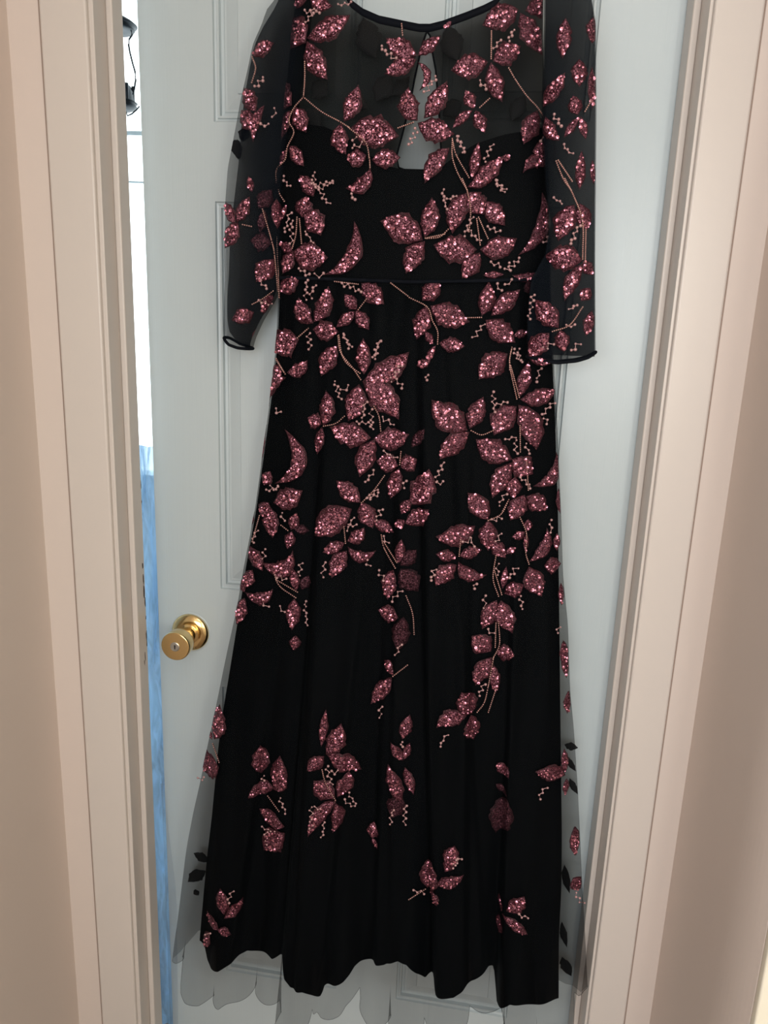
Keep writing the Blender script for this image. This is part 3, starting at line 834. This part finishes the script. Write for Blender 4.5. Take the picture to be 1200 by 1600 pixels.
# per tile: base x,y, tip x,y, width, bend (share of length), [1 = lies under the tulle]
LEAVES = {
 'A': [(560,240,830,95,130,.05),(552,270,420,130,150,0),(560,260,690,500,125,.05),(560,0,455,10,70,0),(580,-20,720,40,75,.1),(220,350,355,270,90,0),(465,660,315,530,140,0),(460,690,345,910,110,.05),(480,670,555,830,105,0),(240,700,165,550,90,0),(150,690,230,820,95,0),(295,660,225,890,62,.1),(790,760,880,530,120,.05),(830,800,1135,850,175,0),(775,770,805,965,115,.15),(930,970,805,980,100,-.1),(965,1000,1145,985,108,0),(955,1050,800,1175,92,-.25),(450,910,540,1040,78,0),(445,930,375,1080,48,.1),(600,1230,512,1095,85,.05)],
 'N': [(690,350,493,240,112,-.05),(692,350,835,225,82,0),(685,370,485,465,105,0),(690,755,635,545,130,-.15),(730,740,875,505,122,.05),(690,770,922,838,132,.05),(690,390,700,570,50,-.35),(905,135,855,182,34,0),(890,925,735,1148,112,.08)],
 'B': [(680,60,455,160,155,0),(690,80,830,348,140,0),(720,70,935,15,110,0),(520,385,695,290,135,0),(490,390,258,440,140,0),(510,390,580,642,112,.05),(975,110,955,368,98,0),(1150,110,1140,275,92,0),(1060,370,1060,545,102,0),(1140,420,1142,685,60,0),(808,682,972,455,112,.05),(800,690,712,905,115,0),(882,940,768,950,112,0),(850,730,935,880,72,.1),(1050,722,1020,598,92,0),(1060,730,962,862,52,0),(1070,730,1102,872,56,0),(1060,1190,1075,942,66,0),(1150,1150,1142,1000,42,0),(402,682,348,563,78,0),(395,690,268,806,58,.05),(410,690,472,832,84,0),(890,1050,708,1083,78,.3),(390,1120,432,888,68,0),(380,1160,592,970,105,.05),(580,982,632,992,42,0)],
 'C': [(530,240,556,105,125,0),(535,225,645,355,135,-.15),(370,120,375,310,62,0),(432,160,385,272,44,0),(120,270,203,110,82,0),(130,270,48,432,112,0),(110,280,48,143,72,0),(216,82,195,-20,46,0),(250,180,332,60,92,0,1),(290,190,258,332,62,0,1),(332,400,198,380,112,0,1),(352,500,243,642,112,0),(470,450,408,592,92,0),(470,450,388,400,52,0),(470,452,690,490,152,.05),(855,262,668,597,98,-.27),(1282,382,1018,262,172,.05),(388,702,512,620,98,0),(600,892,692,668,108,.1),(600,900,508,738,104,-.15),(595,940,757,955,112,0),(870,815,793,718,78,0),(860,825,743,926,66,0),(865,820,947,942,82,0),(900,650,1042,782,115,0),(510,1000,348,1082,145,.08),(230,830,88,882,92,0),(342,720,288,842,62,0),(230,1000,292,930,42,0)],
 'D': [(95,365,140,113,118,.05),(95,388,-22,592,124,.05),(360,85,268,342,128,.08),(370,80,462,222,132,0),(470,140,597,292,112,0),(360,50,542,-22,64,0),(422,440,148,410,158,-.05),(440,440,672,368,135,.1),(440,460,328,622,112,0),(460,600,592,595,42,0),(640,600,817,575,52,.15),(828,83,678,477,92,-.2),(1030,160,930,387,142,.05),(1060,150,1112,322,102,0),(1082,510,838,482,148,0),(1080,530,968,762,92,.05),(1085,510,1142,602,72,0),(1130,680,1070,762,82,0),(1140,820,1100,982,72,0),(930,930,783,753,122,0),(872,960,733,1112,122,0),(740,1110,902,1140,46,.1),(940,940,966,1082,86,0),(450,855,496,638,98,.05),(510,852,692,688,105,0),(475,880,662,1022,128,0),(80,760,192,640,112,0),(130,790,378,892,145,.05),(110,790,43,1002,112,0),(100,950,147,1032,46,0),(185,1025,347,1045,88,0),(166,1040,120,1152,42,.1),(130,1140,43,1165,54,0),(770,720,740,630,82,0,1),(650,980,742,950,52,0)],
 'E': [(275,327,403,250,78,.15),(178,290,242,352,78,0),(270,360,153,537,86,.25),(590,160,488,352,108,.05),(755,340,750,113,94,0),(745,387,1038,198,142,.08),(750,390,972,622,168,-.08),(725,400,658,632,132,-.05),(500,660,518,438,102,.08),(490,652,403,610,92,0),(495,665,464,837,62,0),(800,735,543,668,142,-.05),(815,740,1037,713,132,.08),(825,745,728,982,118,.05),(970,910,833,880,112,0),(975,925,920,1117,88,0),(985,920,1087,868,104,0),(1040,1152,1162,928,145,.1),(262,683,198,1022,94,-.38),(190,1140,373,1063,114,.05),(130,1030,172,943,72,0),(735,1140,583,1003,108,0),(1050,800,1132,680,62,0,1),(132,650,110,902,42,0)],
 'F': [(612,210,433,372,152,.05),(690,480,745,258,82,0),(690,495,922,430,104,.08),(362,690,138,498,165,-.05),(375,680,462,478,108,0),(375,700,188,872,122,.05),(670,540,528,722,152,.08),(680,530,792,812,142,-.08),(640,870,413,743,145,-.05),(640,870,772,962,132,0),(640,890,518,1112,114,.05),(773,1037,915,823,82,.3),(660,980,640,1112,92,0)],
 'G': [(240,200,265,402,108,0),(240,180,188,262,82,0),(380,350,417,243,66,0),(390,345,492,362,62,0,1),(385,360,355,472,66,0),(198,555,392,478,88,.35),(120,450,203,607,92,0),(140,600,88,712,72,0),(90,740,48,648,62,0),(95,740,268,718,66,.25),(90,775,38,942,78,0),(415,730,390,588,56,0),(400,780,385,977,84,0),(440,730,487,640,62,0,1),(410,1010,400,1102,62,0),(760,220,528,387,152,.05),(820,175,892,342,108,0),(895,295,1022,367,72,0),(730,420,837,333,78,.12),(715,430,578,492,72,0),(730,480,633,652,98,.05),(735,455,912,478,72,.28),(1120,160,1068,252,66,0),(1090,290,1028,332,52,0),(1050,560,1070,408,62,0),(1060,580,1162,480,92,0,1),(1060,600,1172,742,132,0,1),(1020,600,983,787,88,.05),(1050,900,923,850,104,0),(1080,900,1040,1122,102,0,1),(1000,1165,980,1202,50,0),(140,230,115,342,50,0)],
 'H': [(-30,312,122,223,94,.05),(490,290,363,118,118,.03),(410,325,163,392,132,-.12),(490,290,492,482,108,0),(295,520,163,500,72,0),(310,515,452,475,78,0),(295,570,163,702,114,.08),(305,550,482,632,78,.25),(720,130,628,292,112,0),(730,140,862,225,104,0),(510,420,602,527,78,0),(600,500,667,460,42,0),(740,360,740,283,52,0),(720,360,638,395,56,-.1),(730,370,725,492,32,0),(745,550,858,338,74,.2),(840,575,947,560,98,0),(745,580,827,767,118,.03),(920,480,920,368,42,0),(945,250,930,88,42,0),(580,720,605,578,42,0),(590,750,717,690,92,0),(545,790,453,972,98,0),(570,790,642,997,122,.05),(510,1110,388,1013,122,0),(540,1120,657,1130,104,0),(945,680,950,822,36,0),(960,1040,970,1202,50,0)],
 'I': [(290,530,320,343,92,.05),(280,532,258,478,42,0),(317,680,213,658,92,0),(545,710,538,563,72,0),(610,800,642,618,78,.05),(610,795,473,847,78,.1),(615,800,682,738,52,0),(667,1000,533,903,92,-.08),(670,1030,558,1122,82,.05),(865,570,890,368,40,0),(890,610,972,443,84,.08),(895,610,1080,690,94,-.05),(880,620,788,697,72,0),(940,850,823,753,112,-.05),(950,840,1012,698,86,.08),(945,860,793,1052,66,.08),(940,870,925,1032,58,-.1)],
 'J': [(680,90,593,242,88,.05),(690,130,702,282,52,0),(575,392,518,278,82,0),(545,405,383,470,92,.1),(570,400,582,532,68,0),(150,190,108,108,46,0),(145,200,33,342,62,0),(200,530,242,398,58,0),(205,645,138,548,52,0),(210,640,242,548,36,0),(195,870,123,663,78,0),(215,680,262,827,52,0),(190,840,140,962,92,0,1),(40,1060,50,968,52,0),(40,1060,66,1117,42,0),(770,740,708,658,78,0),(760,850,700,778,42,0,1),(760,860,700,1042,92,0,1),(1075,720,913,703,78,.05),(1075,710,1068,578,36,0),(1080,740,1075,832,32,0),(1120,1000,1132,1152,46,0),(1075,30,1080,202,46,0),(1090,270,1085,392,46,0),(430,1200,482,1098,66,.05)],
 'K': [(345,510,323,368,62,0),(345,530,447,413,52,.05),(315,590,253,488,72,0),(310,590,382,617,56,0),(265,600,238,682,32,0)],
 'P': [(385,250,432,123,56,.05),(300,325,320,203,56,0),(340,310,477,263,58,.05),(320,325,347,417,62,0),(680,440,767,368,62,.08),(660,450,782,552,56,-.05),(655,440,645,353,26,0),(648,460,643,537,24,0),(1010,30,1010,172,46,0),(1000,280,1037,332,46,0)],
}
# leaves on the back of the dress, their dark silhouettes put in as black colour
BACKLEAVES = [(568,28,588,92,40),(612,118,588,160,34),(612,150,640,120,22),(700,40,716,97,36),(722,160,692,182,26),(488,128,512,150,30),(500,200,480,170,24),(548,150,575,170,22),(760,120,790,150,26),(820,150,800,190,28),
              (380,232,362,236,26),(390,215,372,206,20),(326,1346,303,1332,16),(322,1360,294,1377,16),(312,1392,303,1396,9),(882,1163,903,1168,13),(884,1180,900,1205,9),(890,1215,903,1240,9),(882,1350,890,1395,10),(878,1440,886,1480,9),(878,1495,893,1525,14)]

def side_of(x, y):
    if y < 562:
        z = px2uz(x, y, 0.1)[1]
        u, zz = px2uz(x, y, 0.10)
        if u > interp(SRL, zz)+0.004 and x > 818:
            return 'R'
    if y < 545 and x < 436 and not (y > 430 and x > 428):
        return 'L'
    return 'body'

def leaf(bx, by, tx, ty, wpx, bend, under=0, k=None, mats=None, name='leaf', nfun=None):
    r = random.Random(int(bx*13+by*7+tx*3))
    cx_, cy_ = (bx+tx)/2, (by+ty)/2
    k = k or side_of(cx_, cy_)
    if nfun is None:
        f = surf(k)
        b = np.array(hit(bx, by, k)); t = np.array(hit(tx, ty, k))
    else:
        f = nfun
        b = np.array(px2uz(bx, by, f(0, 0))); t = np.array(px2uz(tx, ty, f(0, 0)))
    pl = math.hypot(tx-bx, ty-by)+1e-6
    L = np.linalg.norm(t-b)
    W = wpx*L/pl*1.05
    d = (t-b)/L
    p = np.array([-d[1], d[0]])
    # image y is down, so a bend seen to the right of base->tip is -p
    ctrl = (b+t)/2 + p*bend*L*2*(-1)
    lift = -0.0035 if under else 0.0008+r.uniform(0, 0.0016)
    nt_, ns = 15, 9
    prm = r.uniform(0.45, 0.62)
    V = []
    cs = [-1.0, -0.76, -0.56, -0.3, 0.0, 0.3, 0.56, 0.76, 1.0]
    pk_ = prm**(prm/(1-prm)*0.75)
    def wprof(s):
        a = 1.12
        v = (s**a)*((1-s)**1.22)
        m_ = a/(a+1.22)
        return v/((m_**a)*((1-m_)**1.22))
    seed = [r.uniform(0, 6.28) for _ in range(4)]
    fr = [r.uniform(4, 6), r.uniform(9, 13)]
    cl = []
    for i in range(nt_):
        s = i/(nt_-1)
        c = (1-s)**2*b+2*s*(1-s)*ctrl+s*s*t
        tg = 2*(1-s)*(ctrl-b)+2*s*(t-ctrl)
        tg = tg/(np.linalg.norm(tg)+1e-9)
        nrm = np.array([-tg[1], tg[0]])
        hw = W/2*wprof(min(max(s, 0.004), 0.996))
        cl.append((c, nrm, hw))
        for q in cs:
            sg = 0 if q < 0 else 1
            edge = 1.03+(0.5+0.5*(1-s))*0.09*math.sin(fr[0]*6.28*s*0.6+seed[sg])+0.07*math.sin(fr[1]*s*3+seed[2+sg])+r.uniform(-.07, .07)
            e = edge if abs(q) > 0.7 else 1.0
            pt = c+nrm*hw*q*e
            if nfun is None:
                if k == 'body':
                    lo, hi = interp(TL, pt[1]), interp(TR, pt[1])
                else:
                    uc_k, hw_k = slv_geo(k, pt[1])[:2]
                    lo, hi = uc_k-hw_k, uc_k+hw_k
                pt[0] = min(max(pt[0], lo+0.0012), hi-0.0012)
            dome = 0.0022*(1-q*q)*min(1, hw/0.008) - 0.0006*math.exp(-(q/0.18)**2)
            V.append(L2W(pt[0], pt[1], f(pt[0], pt[1])+lift+max(dome, 0)+(0 if abs(q) < 1 else -0.0008)))
    Fc, mi = [], []
    nq = len(cs)
    for i in range(nt_-1):
        for j in range(nq-1):
            a = i*nq+j
            Fc.append((a, a+1, a+nq+1, a+nq))
            mi.append(1 if (j in (0, nq-2) or i in (0,) or (i == nt_-2)) else 0)
    o = part(name, V, Fc, mats or [M_leaf, M_edge], mi=mi, smooth=True)
    if under or mats:
        return o
    # sequins sewn on the leaf
    Vs, Fs = [], []
    area_ = W*L*0.6
    cnt = int(min(70, max(5, area_/(0.0031**2)*0.25)))
    for _ in range(cnt):
        s = min(0.88, max(0.08, r.betavariate(2.6, 2.0)))
        fi = s*(nt_-1); i0 = int(fi)
        c, nrm, hw = cl[i0]
        c2 = cl[min(i0+1, nt_-1)][0]
        q = r.uniform(-0.74, 0.74)
        pt = c+(c2-c)*(fi-i0)+nrm*hw*q
        if k == 'body' and not (interp(TL, pt[1])+0.003 < pt[0] < interp(TR, pt[1])-0.003):
            continue
        if k != 'body' and abs(pt[0]-slv_geo(k, pt[1])[0]) > slv_geo(k, pt[1])[1]-0.003:
            continue
        rad = r.choice((0.0009, 0.0011, 0.0014, 0.0018, 0.0022))
        n0 = f(pt[0], pt[1])+lift+0.0022*(1-q*q)*min(1, hw/0.008)+0.0011
        ax = np.array([r.gauss(0, 0.22), r.gauss(0, 0.22)])
        k0 = len(Vs)
        Vs.append(L2W(pt[0], pt[1], n0+0.0004))
        for h in range(6):
            an = h*math.pi/3
            du, dz = rad*math.cos(an), rad*math.sin(an)
            Vs.append(L2W(pt[0]+du, pt[1]+dz, n0+du*ax[0]+dz*ax[1]))
        Fs += [(k0, k0+1+h, k0+1+(h+1) % 6) for h in range(6)]
    so = part('sequins', Vs, Fs, M_seq, o, smooth=False)
    so['kind'] = 'stuff'
    return o

nleaf = 0
for tile, lst in LEAVES.items():
    x0, y0, sc = T[tile]
    for a in lst:
        leaf(x0+a[0]/sc, y0+a[1]/sc, x0+a[2]/sc, y0+a[3]/sc, a[4]/sc, a[5], a[6] if len(a) > 6 else 0)
        nleaf += 1
for a in BACKLEAVES:
    o = leaf(a[0], a[1], a[2], a[3], a[4], 0.03, 0, 'body', [M_blackleaf, M_blackleaf], 'back_leaf', (lambda u, z: 0.0265))
    o['label'] = 'black silhouette of a leaf on the back of the dress'

STEMS = {
 'A': [[(540,610),(650,700),(760,760),(825,800)],[(540,610),(548,500),(548,390)],[(540,610),(480,680),(450,760),(480,830),(440,920),(425,1000),(370,1070),(380,1200)],[(820,800),(925,890),(950,990),(955,1050)],[(220,360),(242,430),(218,520)]],
 'N': [[(665,768),(570,803)],[(592,155),(598,225)]],
 'B': [[(620,430),(660,500),(730,600),(810,690),(870,800),(905,900),(900,1020)],[(268,870),(268,980),(300,1080),(360,1190)],[(270,880),(292,970),(372,1112)],[(915,1010),(960,1120),(1008,1190)],[(928,1005),(1015,1135)],[(512,200),(510,372)],[(500,620),(440,675)],[(1130,640),(1095,700)]],
 'C': [[(380,0),(386,80),(420,140)],[(500,240),(492,350),(470,432)],[(515,250),(528,402)],[(350,700),(285,748),(220,782)],[(285,190),(340,380),(360,480),(380,700)],[(735,640),(880,657)],[(1085,650),(1190,730)],[(932,750),(882,815)],[(570,932),(512,982)],[(755,980),(772,1080),(850,1182)],[(370,1120),(415,1200)],[(370,290),(388,740)],[(1300,370),(1420,345)],[(160,285),(215,297)]],
 'D': [[(330,0),(362,80),(382,200),(372,330)],[(432,240),(490,372)],[(420,250),(442,412)],[(110,372),(190,362),(242,315)],[(360,866),(450,864)],[(0,740),(112,800),(142,880),(176,950),(176,1030)],[(970,0),(1030,120),(1080,270),(1080,500)],[(1100,320),(1096,520)],[(1080,800),(1000,910),(892,952)],[(640,1050),(626,1120),(626,1190)]],
 'E': [[(600,95),(622,220),(682,292),(737,372)],[(606,190),(650,270),(732,332)],[(820,540),(850,600),(862,692)],[(635,600),(580,645),(505,662)],[(988,820),(980,902)],[(885,970),(820,1060),(742,1140)],[(210,250),(266,337)],[(410,52),(342,112)]],
 'F': [[(640,170),(626,280),(670,492)],[(632,285),(686,482)],[(690,660),(692,822)],[(385,690),(450,716),(522,690)],[(730,860),(742,1060)],[(620,1120),(582,1190)]],
 'G': [[(712,330),(722,432)],[(945,380),(962,460),(1032,587)],[(958,420),(1042,552)],[(185,260),(140,422)],[(320,320),(362,352)],[(275,620),(312,700),(412,772)],[(290,660),(422,737)],[(1100,760),(1140,870),(1150,1000)]],
 'H': [[(620,160),(572,250),(492,290)],[(320,410),(310,512)],[(540,510),(522,650),(556,762)],[(530,600),(576,752)],[(555,920),(562,1060),(522,1150)],[(540,930),(535,1080)],[(690,270),(730,370),(726,490),(746,562)]],
 'I': [[(285,550),(320,650)],[(580,830),(640,912)],[(870,690),(890,760),(942,852)]],
 'J': [[(690,90),(660,250),(640,330),(602,382)],[(702,260),(662,382)],[(230,130),(152,190)]],
 'P': [[(213,380),(292,330)]],
}
SPRIGS = {
 'A': [(545,75,640,80),(755,35,840,30),(560,150,600,60),(240,545,292,490),(350,735,362,682),(270,790,322,790),(860,860,850,930),(862,922,912,900),(408,1112,452,1172),(600,1080,612,1170),(612,1162,722,1140)],
 'N': [(460,300,552,372),(640,910,687,808),(740,580,806,482),(930,860,987,952)],
 'B': [(560,250,528,312),(650,190,620,262),(440,510,482,562),(300,860,342,952),(515,900,468,1012),(862,862,815,882),(960,910,1012,972),(900,720,942,792),(540,1130,592,1202)],
 'C': [(590,10,702,162),(640,62,722,20),(835,100,862,132),(460,210,420,332),(470,260,460,402),(550,330,602,402),(510,562,572,602),(610,602,662,602),(560,630,550,752),(610,660,580,742),(270,640,312,682),(260,762,342,782),(785,970,832,1052),(570,962,582,1062),(1015,1010,980,1112),(780,652,902,702)],
 'D': [(205,70,232,192),(232,130,292,105),(540,20,602,72),(395,240,340,352),(380,330,442,392),(490,300,562,332),(510,522,572,542),(600,572,692,502),(620,522,626,572),(540,662,572,702),(600,662,642,640),(400,992,462,902),(900,120,952,152),(1062,290,1002,402),(840,402,902,342),(1042,780,1002,822),(980,922,1032,912),(840,1062,892,1022),(1010,1072,1062,1022),(770,720,745,872),(652,1062,692,1132)],
 'E': [(630,92,672,172),(850,130,822,242),(990,280,920,382),(960,372,1002,422),(570,387,612,492),(620,442,662,412),(770,512,740,632),(800,560,812,682),(710,642,802,642),(870,612,942,657),(880,822,962,862),(770,1012,822,942),(840,1052,790,1112),(1012,1000,1000,1042),(205,560,232,582),(150,1062,222,1042)],
 'F': [(520,450,532,572),(550,532,612,512),(900,512,830,592),(830,592,862,642),(820,300,790,382),(212,890,162,1002),(170,1022,212,1012),(600,752,662,722),(660,752,662,832),(720,772,752,832),(690,982,762,1042),(600,1082,555,1152),(110,340,105,372),(680,182,692,262)],
 'G': [(250,82,302,92),(220,470,210,532),(280,632,352,662),(170,352,140,422),(205,792,237,832),(310,832,342,862),(445,552,435,632),(320,242,332,292),(770,272,730,352),(740,322,792,322),(950,217,910,282),(860,152,932,122),(595,552,580,642),(850,542,867,577),(960,392,992,432),(930,602,962,662),(1070,722,1012,792),(470,792,482,942),(1062,1062,1042,1132)],
 'H': [(572,270,520,292),(380,402,402,452),(340,432,382,402),(570,372,540,422),(160,590,132,662),(412,682,402,712),(880,290,886,362),(550,562,556,632),(670,582,622,642),(465,762,472,832),(690,762,702,842),(490,972,522,1002),(930,952,920,992)],
 'I': [(895,670,922,772),(920,702,957,702),(990,852,1042,892),(1015,812,1047,872),(815,890,810,1002),(830,892,862,902),(880,972,875,1052),(640,842,677,922),(545,1002,617,1022),(572,1022,570,1087),(550,722,556,747),(210,742,242,732),(1185,352,1186,412)],
 'J': [(440,500,405,562),(640,232,610,292),(200,540,201,565),(150,902,140,982),(970,782,930,842),(515,1162,480,1192),(220,882,215,982)],
 'K': [(390,375,370,442),(270,602,235,632)],
 'P': [(465,180,420,222),(235,337,287,347),(787,465,740,452),(1010,352,1047,402)],
}
def octa(V, Fc, P, r):
    k = len(V)
    for d in (EU, EZ, -EU, -EZ):
        V.append(P+d*r)
    V.append(P+EN*r); V.append(P-EN*r)
    for i in range(4):
        Fc.append((k+i, k+(i+1) % 4, k+4)); Fc.append((k+(i+1) % 4, k+i, k+5))
def ball(V, Fc, P, r):
    k = len(V)
    rows_ = ((0.0, 1.0), (0.62, 0.78), (0.93, 0.35))
    for h, rr in rows_:
        for i in range(7):
            an = 2*math.pi*i/7
            V.append(P+EN*(h*r)+(EU*math.cos(an)+EZ*math.sin(an))*(rr*r))
    for j in range(2):
        for i in range(7):
            i2 = (i+1) % 7
            Fc.append((k+j*7+i, k+j*7+i2, k+(j+1)*7+i2, k+(j+1)*7+i))
    Fc.append(tuple(k+14+i for i in range(7)))
def catmull(pts, step):
    pts = [np.array(p, float) for p in pts]
    P = [2*pts[0]-pts[1]]+pts+[2*pts[-1]-pts[-2]]
    out_ = []
    for i in range(1, len(P)-2):
        L = np.linalg.norm(P[i+1]-P[i]); n_ = max(2, int(L/step))
        for s in range(n_):
            t = s/n_
            out_.append(0.5*((2*P[i])+(-P[i-1]+P[i+1])*t+(2*P[i-1]-5*P[i]+4*P[i+1]-P[i+2])*t*t+(-P[i-1]+3*P[i]-3*P[i+1]+P[i+2])*t**3))
    out_.append(P[-2])
    return out_
for tile, lst in STEMS.items():
    x0, y0, sc = T[tile]
    for pl in lst:
        pts = [(x0+x/sc, y0+y/sc) for x, y in pl]
        k = side_of(*pts[len(pts)//2])
        f = surf(k)
        fine = catmull(pts, 3.0)
        V, Fc, line = [], [], []
        for i, p in enumerate(fine):
            u, z = hit(p[0], p[1], k)
            P = L2W(u, z, f(u, z)+0.0030)
            line.append(P-EN*0.0010)
            ball(V, Fc, P, 0.00125)
        Vt, Ft = tube_vf(line, 0.0009, 6)
        th = part('stem', Vt, Ft, M_edge)
        bo = part('bead_chain', V, Fc, M_stem, th)
        bo['kind'] = 'stuff'
for tile, lst in SPRIGS.items():
    x0, y0, sc = T[tile]
    for (ax, ay, bx, by) in lst:
        a = np.array([x0+ax/sc, y0+ay/sc]); b = np.array([x0+bx/sc, y0+by/sc])
        k = side_of(*((a+b)/2)); f = surf(k)
        L = np.linalg.norm(b-a); n_ = max(2, int(L/4.6))
        d = (b-a)/L; p = np.array([-d[1], d[0]])
        V, Fc, line = [], [], []
        r = random.Random(int(ax+ay*3))
        for i in range(n_+1):
            q = a+(b-a)*i/n_+p*(2.3 if i % 2 else -2.3)*r.uniform(.2, 1.5)+d*r.uniform(-.8, .8)
            u, z = hit(q[0], q[1], k)
            P = L2W(u, z, f(u, z)+0.0030)
            line.append(P-EN*0.0006)
            ball(V, Fc, P, 0.0019*r.uniform(.7, 1.25))
        Vt, Ft = tube_vf(line, 0.0006, 5)
        kk = len(V)
        V += Vt; Fc += [tuple(i+kk for i in q) for q in Ft]
        part('bead_sprig', V, Fc, M_bead)

# ------------------------------------------------------------------ hanger and over-door hook (above the picture's edge)
zs_ = px2uz(640, -60, 0.045)[1]+0.010
uc_ = -0.335
hk = bpy.data.objects.new('clothes_hanger', None); C.objects.link(hk)
hk.location = L2W(uc_, zs_, 0.045)
tag(hk, 'black clothes hanger inside the shoulders of the dress', 'hanger')
pts = catmull([(-0.17, -0.005), (-0.12, 0.016), (-0.05, 0.038), (0.0, 0.048), (0.05, 0.038), (0.12, 0.016), (0.17, -0.005)], 0.01)
V, Fc = tube_vf([L2W(uc_+a_, zs_+b_, 0.045) for a_, b_ in pts], 0.006, 10)
mk('arm', V, Fc, M_hanger, hk, smooth=True, loc=hk.location)
ztop_ = zs_+0.048
hp = [(0, ztop_), (0, ztop_+0.022)]+[(0.018*math.sin(t)-0.0, ztop_+0.042-0.018*math.cos(t)) for t in np.linspace(0.2, 4.2, 14)]
V, Fc = tube_vf([L2W(uc_+a_, b_, 0.045) for a_, b_ in hp], 0.0018, 8)
mk('hook', V, Fc, M_steel, hk, smooth=True, loc=hk.location)
oh = bpy.data.objects.new('over_door_hook', None); C.objects.link(oh)
zc = ztop_+0.056
oh.location = L2W(uc_, zc, 0.0)
tag(oh, 'steel hook bent over the top of the white door', 'hook')
prof = [(-DTH-0.004, DTOP-0.04), (-DTH-0.0025, DTOP+0.0015), (0.0025, DTOP+0.0015), (0.0025, zc-0.03), (0.006, zc-0.002), (0.05, zc-0.002), (0.055, zc+0.012)]
V, Fc = [], []
for n_, z_ in prof:
    for du, dn in ((-0.006, 0), (0.006, 0), (0.006, 0.0012), (-0.006, 0.0012)):
        V.append(L2W(uc_+du, z_+(dn if n_ > 0.004 else 0), n_+(dn if n_ <= 0.004 else 0)))
for i in range(len(prof)-1):
    for k in range(4):
        k2 = (k+1) % 4
        Fc.append((i*4+k, i*4+k2, (i+1)*4+k2, (i+1)*4+k))
mk('strap', V, Fc, M_steel, oh, loc=oh.location)
print('leaves', nleaf)
